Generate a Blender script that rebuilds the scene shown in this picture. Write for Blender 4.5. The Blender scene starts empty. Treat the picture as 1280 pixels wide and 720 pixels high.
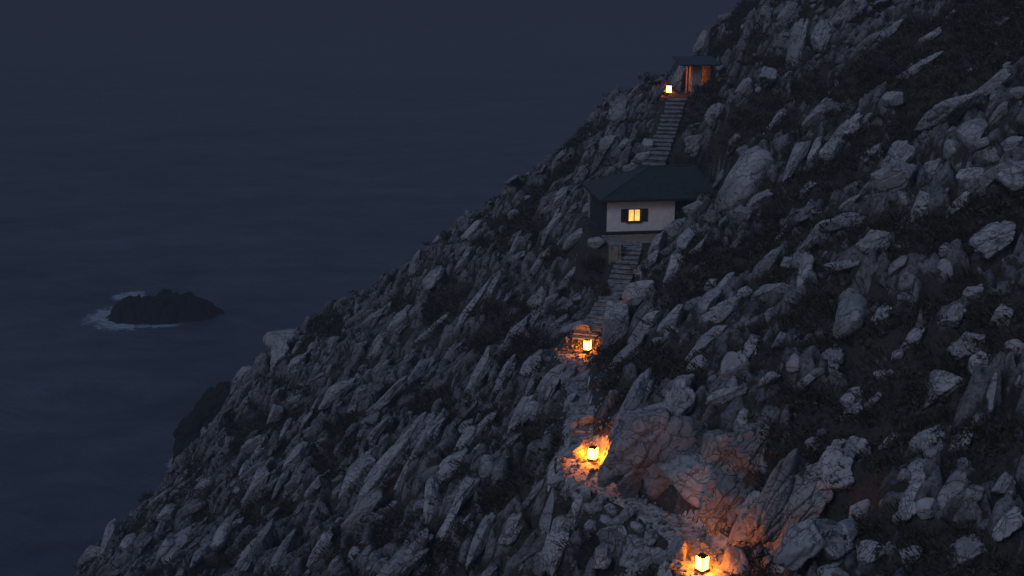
import bpy, math, random
import numpy as np
from mathutils import Vector, Matrix
import bmesh

random.seed(7)
RNG = np.random.default_rng(7)
R = math.radians
scene = bpy.context.scene
C = scene.collection

# ------------------------------------------------------------------ camera
CAMZ, PITCH, F, W0, H0P = 60.0, R(16), 1372.0, 640.0, 360.0
cp, sp = math.cos(PITCH), math.sin(PITCH)
cam_d = bpy.data.cameras.new('camera')
cam = bpy.data.objects.new('camera', cam_d); C.objects.link(cam)
cam.location = (0, 0, CAMZ)
cam.rotation_euler = (math.pi / 2 - PITCH, 0, 0)
cam_d.sensor_width = 36; cam_d.lens = F / 1280 * 36
cam_d.clip_start = 0.5; cam_d.clip_end = 30000
scene.camera = cam


def at(px, py, d):
    """a point of the place seen in direction (px,py) at depth d"""
    u = (H0P - py) / F
    return np.array([(px - W0) / F * d, d * (cp + u * sp), CAMZ - d * (sp - u * cp)])


def proj(x, y, z):
    d = y * cp - (z - CAMZ) * sp
    up = y * sp + (z - CAMZ) * cp
    d = np.where(np.abs(d) < .1, .1, d)
    return W0 + F * x / d, H0P - F * up / d, d


# ------------------------------------------------------------------ noise
def _hash(ix, iy, iz, seed):
    h = (ix.astype(np.int64) * 374761393 + iy.astype(np.int64) * 668265263 + iz.astype(np.int64) * 2147483647 + seed * 974634541) & 0xFFFFFFFF
    h = ((h ^ (h >> 13)) * 1274126177) & 0xFFFFFFFF
    h = ((h ^ (h >> 16)) * 2246822519) & 0xFFFFFFFF
    h = h ^ (h >> 13)
    return (h & 0xFFFFFF) / float(0x1000000)


def vnoise2(x, y, seed=0):
    ix, iy = np.floor(x), np.floor(y)
    fx, fy = x - ix, y - iy
    fx = fx * fx * fx * (fx * (fx * 6 - 15) + 10); fy = fy * fy * fy * (fy * (fy * 6 - 15) + 10)
    z = np.zeros_like(ix)
    a = _hash(ix, iy, z, seed); b = _hash(ix + 1, iy, z, seed); c = _hash(ix, iy + 1, z, seed); d = _hash(ix + 1, iy + 1, z, seed)
    return ((a * (1 - fx) + b * fx) * (1 - fy) + (c * (1 - fx) + d * fx) * fy) * 2 - 1


def fbm2(x, y, oct=4, seed=0, gain=.5):
    s, a, t = 0, 1, 0
    for k in range(oct):
        s = s + a * vnoise2(x * 2 ** k + 17.3 * k, y * 2 ** k - 9.1 * k, seed + k); t += a; a *= gain
    return s / t


def vnoise3(p, seed=0):
    i = np.floor(p); f = p - i
    f = f * f * f * (f * (f * 6 - 15) + 10)
    r = 0
    for dx in (0, 1):
        for dy in (0, 1):
            for dz in (0, 1):
                w = (f[:, 0] if dx else 1 - f[:, 0]) * (f[:, 1] if dy else 1 - f[:, 1]) * (f[:, 2] if dz else 1 - f[:, 2])
                r = r + w * _hash(i[:, 0] + dx, i[:, 1] + dy, i[:, 2] + dz, seed)
    return r * 2 - 1


def fbm3(p, oct=4, seed=0, gain=.5):
    s, a, t = 0, 1, 0
    for k in range(oct):
        s = s + a * vnoise3(p * 2 ** k + 5.7 * k, seed + k); t += a; a *= gain
    return s / t


def worley2(x, y, seed=0, jit=.9):
    ix, iy = np.floor(x), np.floor(y)
    f1 = np.full(x.shape, 9.); f2 = np.full(x.shape, 9.); cr = np.zeros(x.shape); z = np.zeros_like(ix)
    cx = np.zeros(x.shape); cy = np.zeros(x.shape)
    for dx in (-1, 0, 1):
        for dy in (-1, 0, 1):
            jx, jy = ix + dx, iy + dy
            qx = jx + .5 + jit * (_hash(jx, jy, z, seed) - .5); qy = jy + .5 + jit * (_hash(jx, jy, z, seed + 1) - .5)
            d = np.hypot(x - qx, y - qy); h = _hash(jx, jy, z, seed + 2)
            n = d < f1
            f2 = np.where(n, f1, np.minimum(f2, d)); f1 = np.where(n, d, f1); cr = np.where(n, h, cr)
            cx = np.where(n, x - qx, cx); cy = np.where(n, y - qy, cy)
    return f1, f2, cr, cx, cy


def worley3(p, seed=0, jit=.9):
    i = np.floor(p); n = len(p)
    f1 = np.full(n, 9.); f2 = np.full(n, 9.); cr = np.zeros(n)
    for dx in (-1, 0, 1):
        for dy in (-1, 0, 1):
            for dz in (-1, 0, 1):
                j = i + np.array([dx, dy, dz])
                q = np.stack([j[:, k] + .5 + jit * (_hash(j[:, 0], j[:, 1], j[:, 2], seed + k) - .5) for k in range(3)], 1)
                d = np.linalg.norm(p - q, axis=1); h = _hash(j[:, 0], j[:, 1], j[:, 2], seed + 5)
                m = d < f1
                f2 = np.where(m, f1, np.minimum(f2, d)); f1 = np.where(m, d, f1); cr = np.where(m, h, cr)
    return f1, f2, cr


def sstep(a, b, x):
    t = np.clip((x - a) / (b - a), 0, 1)
    return t * t * (3 - 2 * t)


# ------------------------------------------------------------------ materials
def new_mat(name):
    m = bpy.data.materials.new(name); m.use_nodes = True
    nt = m.node_tree; nt.nodes.clear()
    out = nt.nodes.new('ShaderNodeOutputMaterial'); b = nt.nodes.new('ShaderNodeBsdfPrincipled')
    nt.links.new(b.outputs[0], out.inputs[0])
    return m, nt, b


def node(nt, typ, inp=None, **kw):
    n = nt.nodes.new(typ)
    for k, v in kw.items(): setattr(n, k, v)
    for k, v in (inp or {}).items():
        if isinstance(v, bpy.types.NodeSocket): nt.links.new(v, n.inputs[k])
        else: n.inputs[k].default_value = v
    return n


def math_n(nt, op, a, b=0.0, c=None):
    n = node(nt, 'ShaderNodeMath', {0: a, 1: b}, operation=op)
    if c is not None:
        if isinstance(c, bpy.types.NodeSocket): nt.links.new(c, n.inputs[2])
        else: n.inputs[2].default_value = c
    return n.outputs[0]


def ramp(nt, fac, stops):
    r = node(nt, 'ShaderNodeValToRGB', {0: fac})
    e = r.color_ramp.elements
    while len(e) < len(stops): e.new(.5)
    for k, (p, c) in enumerate(stops):
        e[k].position = p; e[k].color = (c[0], c[1], c[2], 1) if hasattr(c, '__len__') else (c, c, c, 1)
    return r.outputs[0]


def mixc(nt, fac, a, b, mode='MIX'):
    n = node(nt, 'ShaderNodeMixRGB', {0: fac}, blend_type=mode)
    for k, v in ((1, a), (2, b)):
        if isinstance(v, bpy.types.NodeSocket): nt.links.new(v, n.inputs[k])
        else: n.inputs[k].default_value = (v[0], v[1], v[2], 1)
    return n.outputs[0]


def simple(name, col, rough=.7, noise=0.0, scale=6.0, bump=0.0, metallic=0.0):
    m, nt, b = new_mat(name)
    b.inputs['Roughness'].default_value = rough; b.inputs['Metallic'].default_value = metallic
    g = node(nt, 'ShaderNodeNewGeometry').outputs['Position']
    n = node(nt, 'ShaderNodeTexNoise', {'Vector': g, 'Scale': scale, 'Detail': 5.0}).outputs[0]
    lo = [c * (1 - noise) for c in col]; hi = [min(1, c * (1 + noise)) for c in col]
    nt.links.new(ramp(nt, n, [(.3, lo), (.7, hi)]), b.inputs['Base Color'])
    if bump:
        bp = node(nt, 'ShaderNodeBump', {'Strength': bump, 'Distance': .02, 'Height': n})
        nt.links.new(bp.outputs[0], b.inputs['Normal'])
    return m


def rock_mat(name, dark=1.0, wet=False):
    m, nt, b = new_mat(name)
    g = node(nt, 'ShaderNodeNewGeometry')
    P = g.outputs['Position']
    oi = node(nt, 'ShaderNodeObjectInfo')
    n1 = node(nt, 'ShaderNodeTexNoise', {'Vector': P, 'Scale': .55, 'Detail': 8.0, 'Roughness': .62}).outputs[0]
    n2 = node(nt, 'ShaderNodeTexNoise', {'Vector': P, 'Scale': 3.2, 'Detail': 9.0, 'Roughness': .7}).outputs[0]
    n3 = node(nt, 'ShaderNodeTexNoise', {'Vector': P, 'Scale': 16.0, 'Detail': 4.0, 'Roughness': .7}).outputs[0]
    base = ramp(nt, n1, [(.3, (.21 * dark, .205 * dark, .225 * dark)), (.5, (.36 * dark, .35 * dark, .375 * dark)), (.66, (.455 * dark, .44 * dark, .465 * dark))])
    # dark lichen and stains
    li = ramp(nt, n2, [(.36, 0.), (.47, 1.)])
    base = mixc(nt, math_n(nt, 'MULTIPLY', math_n(nt, 'SUBTRACT', 1.0, li), .55), base, (.075 * dark, .075 * dark, .08 * dark))
    # cracks: stretched voronoi edges, warped
    wv = node(nt, 'ShaderNodeVectorMath', {0: P, 1: node(nt, 'ShaderNodeVectorMath', {0: node(nt, 'ShaderNodeTexNoise', {'Vector': P, 'Scale': 1.7, 'Detail': 4.0}).outputs[1], 'Scale': 1.1}, operation='SCALE').outputs[0]}, operation='ADD').outputs[0]
    mp = node(nt, 'ShaderNodeMapping', {'Vector': wv, 'Rotation': (R(20), R(-38), R(25)), 'Scale': (.30, 1.0, .8)}).outputs[0]
    vo = node(nt, 'ShaderNodeTexVoronoi', {'Vector': mp, 'Scale': 1.1}, feature='DISTANCE_TO_EDGE').outputs[0]
    gate = ramp(nt, n1, [(.44, 0.), (.56, 1.)])
    cr = math_n(nt, 'MAXIMUM', ramp(nt, vo, [(.0, .35), (.025, 1.)]), math_n(nt, 'MULTIPLY', gate, .75))
    vo2 = node(nt, 'ShaderNodeTexVoronoi', {'Vector': mp, 'Scale': 2.7}, feature='DISTANCE_TO_EDGE').outputs[0]
    cr2 = math_n(nt, 'MAXIMUM', ramp(nt, vo2, [(.0, .45), (.04, 1.)]), math_n(nt, 'SUBTRACT', 1.0, gate))
    crm = math_n(nt, 'MULTIPLY', cr, cr2)
    base = mixc(nt, math_n(nt, 'SUBTRACT', 1.0, crm), base, (.03, .03, .03))
    isl = math_n(nt, 'MULTIPLY_ADD', g.outputs['Random Per Island'], .55, .70)
    rn = math_n(nt, 'MULTIPLY', math_n(nt, 'MULTIPLY_ADD', oi.outputs['Random'], .25, .88), isl)
    base = mixc(nt, 1.0, base, node(nt, 'ShaderNodeCombineColor', {0: rn, 1: rn, 2: rn}).outputs[0], 'MULTIPLY')
    # patchy darker brown on steep and down-facing stone
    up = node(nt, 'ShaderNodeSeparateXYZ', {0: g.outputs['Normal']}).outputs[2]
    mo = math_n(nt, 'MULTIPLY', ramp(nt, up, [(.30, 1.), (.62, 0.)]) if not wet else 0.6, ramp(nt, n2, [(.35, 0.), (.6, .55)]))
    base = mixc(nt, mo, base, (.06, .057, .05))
    nt.links.new(base, b.inputs['Base Color'])
    b.inputs['Roughness'].default_value = .88
    b.inputs['Specular IOR Level'].default_value = .1 if wet else .3
    h = math_n(nt, 'ADD', math_n(nt, 'MULTIPLY', n2, .26), math_n(nt, 'MULTIPLY', n3, .07))
    h = math_n(nt, 'ADD', h, math_n(nt, 'MULTIPLY', crm, .35))
    bp = node(nt, 'ShaderNodeBump', {'Strength': .8, 'Distance': .28, 'Height': h})
    nt.links.new(bp.outputs[0], b.inputs['Normal'])
    return m


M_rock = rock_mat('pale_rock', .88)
M_dark = rock_mat('wet_dark_rock', .05, True)


def terrain_mat():
    m, nt, b = new_mat('hillside_ground')
    g = node(nt, 'ShaderNodeNewGeometry'); P = g.outputs['Position']
    at_ = node(nt, 'ShaderNodeAttribute', attribute_name='rocky').outputs['Fac']
    n1 = node(nt, 'ShaderNodeTexNoise', {'Vector': P, 'Scale': 1.3, 'Detail': 8.0, 'Roughness': .65}).outputs[0]
    n2 = node(nt, 'ShaderNodeTexNoise', {'Vector': P, 'Scale': 7.0, 'Detail': 6.0, 'Roughness': .7}).outputs[0]
    rock = ramp(nt, n1, [(.3, (.14, .137, .15)), (.7, (.40, .39, .42))])
    rock = mixc(nt, ramp(nt, n2, [(.38, .8), (.55, 0.)]), rock, (.06, .06, .06))
    soil = ramp(nt, n2, [(.3, (.038, .036, .034)), (.7, (.092, .083, .072))])
    f = math_n(nt, 'ADD', at_, math_n(nt, 'MULTIPLY_ADD', n2, .8, -.4))
    rock = mixc(nt, ramp(nt, at_, [(.55, .0), (1.0, .75)]), mixc(nt, .6, rock, (.08, .08, .085)), rock)
    base = mixc(nt, ramp(nt, f, [(.36, 0.), (.60, 1.)]), soil, rock)
    nt.links.new(base, b.inputs['Base Color']); b.inputs['Roughness'].default_value = .95
    b.inputs['Specular IOR Level'].default_value = .2
    h = math_n(nt, 'ADD', n1, math_n(nt, 'MULTIPLY', n2, .5))
    nt.links.new(node(nt, 'ShaderNodeBump', {'Strength': .8, 'Distance': .25, 'Height': h}).outputs[0], b.inputs['Normal'])
    return m


def leaf_mat(name, c1, c2):
    m, nt, b = new_mat(name)
    g = node(nt, 'ShaderNodeNewGeometry')
    n = node(nt, 'ShaderNodeTexNoise', {'Vector': g.outputs['Position'], 'Scale': .9, 'Detail': 4.0}).outputs[0]
    f = math_n(nt, 'ADD', math_n(nt, 'MULTIPLY', g.outputs['Random Per Island'], .5), math_n(nt, 'MULTIPLY', n, .5))
    nt.links.new(ramp(nt, f, [(.2, c1), (.8, c2)]), b.inputs['Base Color'])
    b.inputs['Roughness'].default_value = .75; b.inputs['Specular IOR Level'].default_value = .2
    return m


M_scrub = leaf_mat('scrub_leaves', (.030, .030, .024), (.098, .086, .064))
M_grass = leaf_mat('dry_grass', (.036, .034, .025), (.105, .09, .062))
M_leaf = leaf_mat('garden_leaves', (.05, .07, .025), (.14, .13, .05))
M_twig = simple('bush_twig', (.05, .04, .03), .9)


def emit_mat(name, col, strength, tex=None):
    m, nt, b = new_mat(name)
    b.inputs['Base Color'].default_value = (.8, .7, .5, 1)
    b.inputs['Emission Color'].default_value = (*col, 1)
    b.inputs['Emission Strength'].default_value = strength
    if tex:
        g = node(nt, 'ShaderNodeTexCoord').outputs['Object']
        n = node(nt, 'ShaderNodeTexNoise', {'Vector': g, 'Scale': tex, 'Detail': 2.0}).outputs[0]
        w = node(nt, 'ShaderNodeSeparateXYZ', {0: g}).outputs[2]
        f = math_n(nt, 'ADD', math_n(nt, 'MULTIPLY', n, 1.3), math_n(nt, 'MULTIPLY', w, -.55))
        nt.links.new(math_n(nt, 'MULTIPLY', ramp(nt, f, [(.0, .35), (.75, 1.)]), strength), b.inputs['Emission Strength'])
    return m


M_paper = emit_mat('glowing_paper', (1, .23, .009), 92)
M_paper_far = emit_mat('glowing_paper_far', (1, .28, .03), 40)
M_lampglass = emit_mat('lamp_bulb', (1, .24, .03), 75)
M_pane = emit_mat('lit_window_glass', (1, .47, .09), 3.6, 2.2)
M_wood = simple('dark_wood', (.05, .033, .025), .7, .4, 12, .3)
M_green = simple('green_black_boards', (.035, .043, .043), .6, .3, 4, .2)
M_trim = simple('grey_trim', (.33, .33, .34), .7, .2, 8)
M_plaster = simple('off_white_plaster', (.82, .75, .74), .9, .10, 3, .3)
M_plinth = simple('dark_plinth', (.035, .03, .03), .9, .3, 6)


def roof_mat():
    m, nt, b = new_mat('slate_roof')
    c = node(nt, 'ShaderNodeTexCoord').outputs['Object']
    br = node(nt, 'ShaderNodeTexBrick', {'Vector': c, 'Color1': (.030, .038, .044, 1), 'Color2': (.044, .052, .059, 1), 'Mortar': (.015, .018, .02, 1),
                                         'Scale': 1.0, 'Mortar Size': .012, 'Brick Width': .34, 'Row Height': .2})
    n = node(nt, 'ShaderNodeTexNoise', {'Vector': c, 'Scale': 2.5, 'Detail': 6.0}).outputs[0]
    nt.links.new(mixc(nt, ramp(nt, n, [(.4, 0.), (.75, .6)]), br.outputs[0], (.05, .06, .05)), b.inputs['Base Color'])
    b.inputs['Roughness'].default_value = .62
    nt.links.new(node(nt, 'ShaderNodeBump', {'Strength': .5, 'Distance': .02, 'Height': br.outputs['Fac']}).outputs[0], b.inputs['Normal'])
    return m


M_roof = roof_mat()


def masonry_mat(name, c1, c2, mort, scale=1.0, bw=.42, rh=.16):
    m, nt, b = new_mat(name)
    c = node(nt, 'ShaderNodeTexCoord').outputs['Object']
    wv = node(nt, 'ShaderNodeVectorMath', {0: c, 1: node(nt, 'ShaderNodeVectorMath', {0: node(nt, 'ShaderNodeTexNoise', {'Vector': c, 'Scale': 3.0}).outputs[1], 'Scale': .12}, operation='SCALE').outputs[0]}, operation='ADD').outputs[0]
    br = node(nt, 'ShaderNodeTexBrick', {'Vector': wv, 'Color1': (*c1, 1), 'Color2': (*c2, 1), 'Mortar': (*mort, 1),
                                         'Scale': scale, 'Mortar Size': .016, 'Brick Width': bw, 'Row Height': rh})
    n = node(nt, 'ShaderNodeTexNoise', {'Vector': c, 'Scale': 5.0, 'Detail': 7.0}).outputs[0]
    nt.links.new(mixc(nt, ramp(nt, n, [(.35, .5), (.65, 0.)]), br.outputs[0], (.06, .055, .05)), b.inputs['Base Color'])
    b.inputs['Roughness'].default_value = .9
    h = math_n(nt, 'ADD', math_n(nt, 'MULTIPLY', br.outputs['Fac'], -1.), n)
    nt.links.new(node(nt, 'ShaderNodeBump', {'Strength': .7, 'Distance': .03, 'Height': h}).outputs[0], b.inputs['Normal'])
    return m


M_stone = masonry_mat('rough_stone_blocks', (.30, .26, .22), (.42, .37, .32), (.06, .055, .05))
M_step = simple('worn_step_stone', (.24, .235, .25), .9, .5, 3.5, .7)
M_riser = simple('shaded_riser_stone', (.10, .097, .10), .9, .35, 3.5, .7)  # step stone again, coloured darker for the shade under the tread edges
M_rail = simple('weathered_pillar', (.24, .24, .26), .85, .25, 5, .4)
M_path = simple('pale_gravel', (.40, .375, .37), .95, .5, 5.0, .9)


# ------------------------------------------------------------------ object helpers
def link(o, parent=None):
    C.objects.link(o)
    if parent is not None: o.parent = parent
    return o


def mesh_np(name, V, Fc, mat=None, smooth=True, parent=None, quads=None):
    """V (n,3); Fc (m,k) uniform polygons"""
    me = bpy.data.meshes.new(name)
    V = np.asarray(V, np.float32); Fc = np.asarray(Fc, np.int32)
    k = Fc.shape[1]
    me.vertices.add(len(V)); me.vertices.foreach_set('co', V.ravel())
    me.loops.add(Fc.size); me.loops.foreach_set('vertex_index', Fc.ravel())
    me.polygons.add(len(Fc)); me.polygons.foreach_set('loop_start', np.arange(0, Fc.size, k, dtype=np.int32))
    me.polygons.foreach_set('loop_total', np.full(len(Fc), k, np.int32))
    me.update(calc_edges=True)
    if smooth: me.polygons.foreach_set('use_smooth', np.ones(len(Fc), bool))
    if mat: me.materials.append(mat)
    if parent == 'mesh': return me
    o = bpy.data.objects.new(name, me)
    return link(o, parent)


def empty(name, loc, rz=0.):
    o = bpy.data.objects.new(name, None); o.location = loc; o.rotation_euler = (0, 0, rz); o.empty_display_size = .3
    return link(o)


def tag(o, label=None, cat=None, group=None, kind=None):
    if label: o['label'] = label
    if cat: o['category'] = cat
    if group: o['group'] = group
    if kind: o['kind'] = kind
    return o


def bm_box(bm, c, s, rot=None, bev=0.0):
    r = bmesh.ops.create_cube(bm, size=1)
    m = Matrix.Translation(c) @ (rot if rot else Matrix()) @ Matrix.Diagonal((*s, 1))
    bmesh.ops.transform(bm, matrix=m, verts=r['verts'])
    if bev:
        es = list({e for v in r['verts'] for e in v.link_edges})
        bmesh.ops.bevel(bm, geom=es, offset=bev, segments=2, affect='EDGES', profile=.6)


def bm_obj(name, bm, mat, parent=None, loc=None, smooth=False):
    me = bpy.data.meshes.new(name); bm.to_mesh(me); bm.free()
    me.materials.append(mat)
    if smooth: me.polygons.foreach_set('use_smooth', np.ones(len(me.polygons), bool))
    o = bpy.data.objects.new(name, me)
    if loc is not None: o.location = loc
    return link(o, parent)


def boxes(name, lst, mat, parent=None, bev=.0):
    bm = bmesh.new()
    for c, s in lst: bm_box(bm, c, s, bev=bev)
    return bm_obj(name, bm, mat, parent)


# ------------------------------------------------------------------ the hillside
KEY = [at(*k) for k in [(960, 1150, 26), (930, 860, 32), (888, 735, 36.5), (868, 676, 39.5), (795, 632, 42), (722, 590, 45), (726, 535, 48.5), (722, 482, 53),
                        (716, 441, 57), (750, 396, 60.5), (774, 352, 64.3), (791, 311, 67)]]
PADZ = 44.0
KEY.append(np.array([7.6, 68.2, PADZ]))
KEY += [at(*k) for k in [(823, 192, 78), (836, 158, 82.5), (847, 122, 87), (866, 106, 92)]]
KEY.append(np.array([16., 104., 53.0])); KEY.append(np.array([22., 130., 57.]))
KEY = np.array(KEY)
_ty = np.linspace(KEY[0, 1], KEY[-1, 1], 900)
_kx, _kz = np.interp(_ty, KEY[:, 1], KEY[:, 0]), np.interp(_ty, KEY[:, 1], KEY[:, 2])
_ker = np.hanning(13); _ker /= _ker.sum()
_kxs = np.convolve(np.pad(_kx, 6, 'edge'), _ker, 'valid'); _kzs = np.convolve(np.pad(_kz, 6, 'edge'), _ker, 'valid')


def path_at(y):
    return np.interp(y, _ty, _kxs), np.interp(y, _ty, _kzs)


CR = np.array([[-60, 50], [-47, 60], [-34.5, 71.5], [-28, 78], [-23.5, 86], [-17.8, 90.5], [-12.7, 90], [-2.7, 90], [2.7, 92], [7.3, 96], [11.4, 99], [21, 110], [34, 125], [80, 160]], float)


def ellipse(px, py, cx, cy, a, b, ang):
    t = R(ang); c, s = math.cos(t), math.sin(t)
    u = ((px - cx) * c - (py - cy) * s) / a; v = ((px - cx) * s + (py - cy) * c) / b
    return u * u + v * v


# scrub-covered patches of the hillside (where they are seen, half length, half width, lean)
SCRUB = [(1235, 40, 110, 60, 35), (1120, 70, 75, 26, 38), (1080, 100, 50, 22, 40), (1040, 225, 40, 22, 30), (930, 160, 65, 18, 40), (1010, 115, 24, 18, 30), (1170, 115, 60, 20, 38), (1140, 175, 50, 12, 40),
         (1060, 215, 36, 12, 60), (1225, 285, 66, 32, 25), (1150, 320, 42, 16, 20), (1000, 255, 60, 16, 25), (940, 320, 60, 22, 30), (880, 335, 34, 24, 40),
         (960, 360, 40, 12, 30), (1105, 420, 40, 24, 30), (1170, 385, 36, 12, 25), (1150, 520, 40, 34, 20), (1000, 508, 48, 20, 15), (1230, 560, 60, 30, 30), (1090, 600, 26, 18, 40),
         (740, 345, 34, 18, 30), (700, 320, 26, 12, 30), (650, 270, 30, 12, 40), (560, 380, 34, 12, 35), (620, 420, 40, 14, 40), (660, 390, 26, 10, 45), (505, 380, 18, 10, 40),
         (540, 505, 34, 12, 30), (430, 540, 30, 10, 50), (485, 665, 30, 12, 60), (735, 665, 12, 16, 80), (740, 700, 30, 12, 60), (300, 560, 24, 9, 40), (180, 610, 14, 14, 30),
         (360, 640, 16, 8, 50), (610, 628, 16, 12, 60), (745, 95, 22, 10, 40), (820, 88, 18, 16, 30), (905, 60, 26, 10, 40), (930, 20, 24, 10, 40), (720, 175, 26, 8, 40),
         (1190, 690, 50, 26, 20), (1060, 445, 26, 10, 40), (700, 225, 30, 10, 40), (640, 455, 20, 10, 50), (1000, 400, 18, 10, 60), (890, 545, 14, 12, 40), (850, 225, 30, 16, 30)]


def half_width(y):
    k = sstep(42.5, 44., y) * (1 - sstep(51.5, 53., y))
    return 1.0 - .5 * k


def veg_mask(px, py, x, y):
    n = fbm2(x * .35 + 3, y * .35, 3, 51)
    m = np.full(px.shape, -1.0)
    for e in SCRUB: m = np.maximum(m, 1.0 - ellipse(px, py, *e))
    v = sstep(-.35, .25, m + n * .55)
    n2 = fbm2(x * .55 + (y * .2), y * .3 + 9, 4, 77)
    right = sstep(-2, 3, x - path_at(y)[0])
    v = np.maximum(v, sstep(.10, .34, n2 + .10 * right - .05) * .9)
    return v


def base_height(x, y):
    xp, zp = path_at(y)
    zp = np.where(y < KEY[0, 1], zp + .12 * (y - KEY[0, 1]), zp)
    dx = x - xp
    big = (fbm2(x / 13, y / 13, 3, 3) * 1.5 + fbm2((x * .6 + y * .4) / 3.1 + 5, (y * .8 - x * .6) / 6.5, 3, 12) * .85)
    slope = .65 + 0.03 * np.sin(y / 9)
    side = slope * dx + big
    w = half_width(y)
    shelf_r = np.minimum((dx - w) * 2.6, side + .35)
    shelf_l = np.maximum((dx + w) * 2.2, side - .25)
    near = np.where(dx > w, np.maximum(shelf_r, 0), np.where(dx < -w, np.minimum(shelf_l, 0), 0))
    far = side
    k = sstep(6, 9, np.abs(dx))
    z = zp + near * (1 - k) + far * k
    yc = np.interp(x, CR[:, 0], CR[:, 1])
    t = y - yc + 1.5 * fbm2(x / 5, y / 5, 3, 31)
    z = z - .95 * (np.sqrt(t * t + 3) + t) / 2 + 2.4 * np.exp(-((x - 9.6) ** 2 / 14 + (y - 95.0) ** 2 / 14))
    z = np.where(z < 18, 18 + (z - 18) * 1.35, z)
    # hollow in the cliff foot beside the lowest lantern, its back wall faces the lamp
    e = 1 - sstep(1.5, 2.5, np.hypot((x - 8.9) / 1.3, y - 32.4))
    z = np.where(z > 40.35, z * (1 - e) + 40.35 * e, z)
    # level ground cut for the shelter
    hx = np.maximum(np.abs(x - 15.9) - 1.9, 0); hy = np.maximum(np.abs(y - 89.6) - 4.0, 0)
    e = 1 - sstep(0, 1.3, np.hypot(hx, hy)); z = np.where(z > 50.45, z * (1 - e) + 50.45 * e, z)
    # level ground cut for the house
    hx = np.maximum(np.abs(x - 9.3) - 4.3, 0); hy = np.maximum(np.abs(y - 70.6) - 4.6, 0)
    e = 1 - sstep(0, 1.6, np.hypot(hx, hy))
    z = z * (1 - e) + (PADZ - .06) * e
    return z


def path_weight(x, y):
    xp, _ = path_at(y)
    hw = half_width(y); a = sstep(.95 * hw, .95 * hw + 1.0, np.abs(x - xp))
    hx = np.maximum(np.abs(x - 9.3) - 4.5, 0); hy = np.maximum(np.abs(y - 70.6) - 4.8, 0)
    a = a * sstep(0, 1.5, np.hypot(hx, hy))
    hx = np.maximum(np.abs(x - 15.9) - 1.9, 0); hy = np.maximum(np.abs(y - 89.6) - 4.0, 0)
    return a * sstep(0, .8, np.hypot(hx, hy))


STEP = .155
GX = np.arange(-85, 72, STEP); GY = np.arange(-8, 152, STEP)
XX, YY = np.meshgrid(GX, GY)
ZB = base_height(XX, YY)
PX, PY, PD = proj(XX, YY, ZB)
VEG = veg_mask(PX, PY, XX, YY)
PW = path_weight(XX, YY)
# bedrock relief: blocks split along the fall line
ca, sa = math.cos(R(48)), math.sin(R(48))
wx = XX + .5 * fbm2(XX * .9, YY * .9, 2, 5); wy = YY + .5 * fbm2(XX * .9 + 8, YY * .9, 2, 6)
U, V_ = (wx * ca + wy * sa), (-wx * sa + wy * ca)
rel = 0; groov = 1.0; tone = 0
for (su, sv, amp, sd) in ((3.8, 1.3, .80, 1), (1.7, .55, .42, 2), (.8, .3, .17, 3)):
    f1, f2, c, cx, cy = worley2(U / su, V_ / sv, 100 * sd)
    if sd < 3: groov = np.minimum(groov, sstep(.04, .20 if sd == 1 else .26, f2 - f1)); tone = tone + (c - .5) * (.35 if sd == 1 else .5)
    rel = rel + amp * (sstep(0, .35, f2 - f1) * (.35 + .9 * c) + (c - .5) * cx * .9 + (.5 - c) * cy * .6)
rock_part = rel
ZT = ZB + PW * ((1 - VEG) * (rock_part - .35) + VEG * (fbm2(XX * 1.3, YY * 1.3, 4, 40) * .22)) + .03 * fbm2(XX * 3, YY * 3, 2, 44)
del wx, wy, U, V_, f1, f2, c, cx, cy, rel
NY, NX = XX.shape


def bil(A, x, y):
    fx = np.clip((np.asarray(x) - GX[0]) / STEP, 0, NX - 2.001); fy = np.clip((np.asarray(y) - GY[0]) / STEP, 0, NY - 2.001)
    ix, iy = fx.astype(int), fy.astype(int); a, b = fx - ix, fy - iy
    return (A[iy, ix] * (1 - a) + A[iy, ix + 1] * a) * (1 - b) + (A[iy + 1, ix] * (1 - a) + A[iy + 1, ix + 1] * a) * b


idx = np.arange(NY * NX).reshape(NY, NX)
quads = np.stack([idx[:-1, :-1], idx[:-1, 1:], idx[1:, 1:], idx[1:, :-1]], -1).reshape(-1, 4)
Vt = np.stack([XX, YY, ZT], -1).reshape(-1, 3)
zq = ZT.ravel()[quads].max(1)
quads = quads[zq > -3]
used = np.zeros(len(Vt), bool); used[quads.ravel()] = True
remap = np.cumsum(used) - 1
hill = mesh_np('hillside', Vt[used], remap[quads], terrain_mat())
a = hill.data.attributes.new('rocky', 'FLOAT', 'POINT')
rocky = np.clip((1 - sstep(.3, .8, VEG)) * groov * (.9 + tone) * (.5 + .5 * PW), 0, 1.3)
a.data.foreach_set('value', rocky.ravel()[used].astype(np.float32))
tag(hill, kind='structure')

ZS = ZB  # smooth base used for rock orientation


def hit(px, py, d0=22., d1=140.):
    """where the line of sight meets the slope"""
    ds = np.linspace(d0, d1, 1500); u = (H0P - py) / F
    x = (px - W0) / F * ds; y = ds * (cp + u * sp); z = CAMZ - ds * (sp - u * cp)
    below = z < bil(ZT, x, y)
    if not below.any(): return None
    k = int(np.argmax(below))
    return np.array([x[k], y[k], float(bil(ZT, x[k], y[k]))]), ds[k]


def normal_at(x, y, e=.9):
    gx = (bil(ZS, x + e, y) - bil(ZS, x - e, y)) / (2 * e); gy = (bil(ZS, x, y + e) - bil(ZS, x, y - e)) / (2 * e)
    n = np.array([-gx, -gy, 1.0]); n[2] = 1.0
    return n / np.linalg.norm(n)


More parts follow.
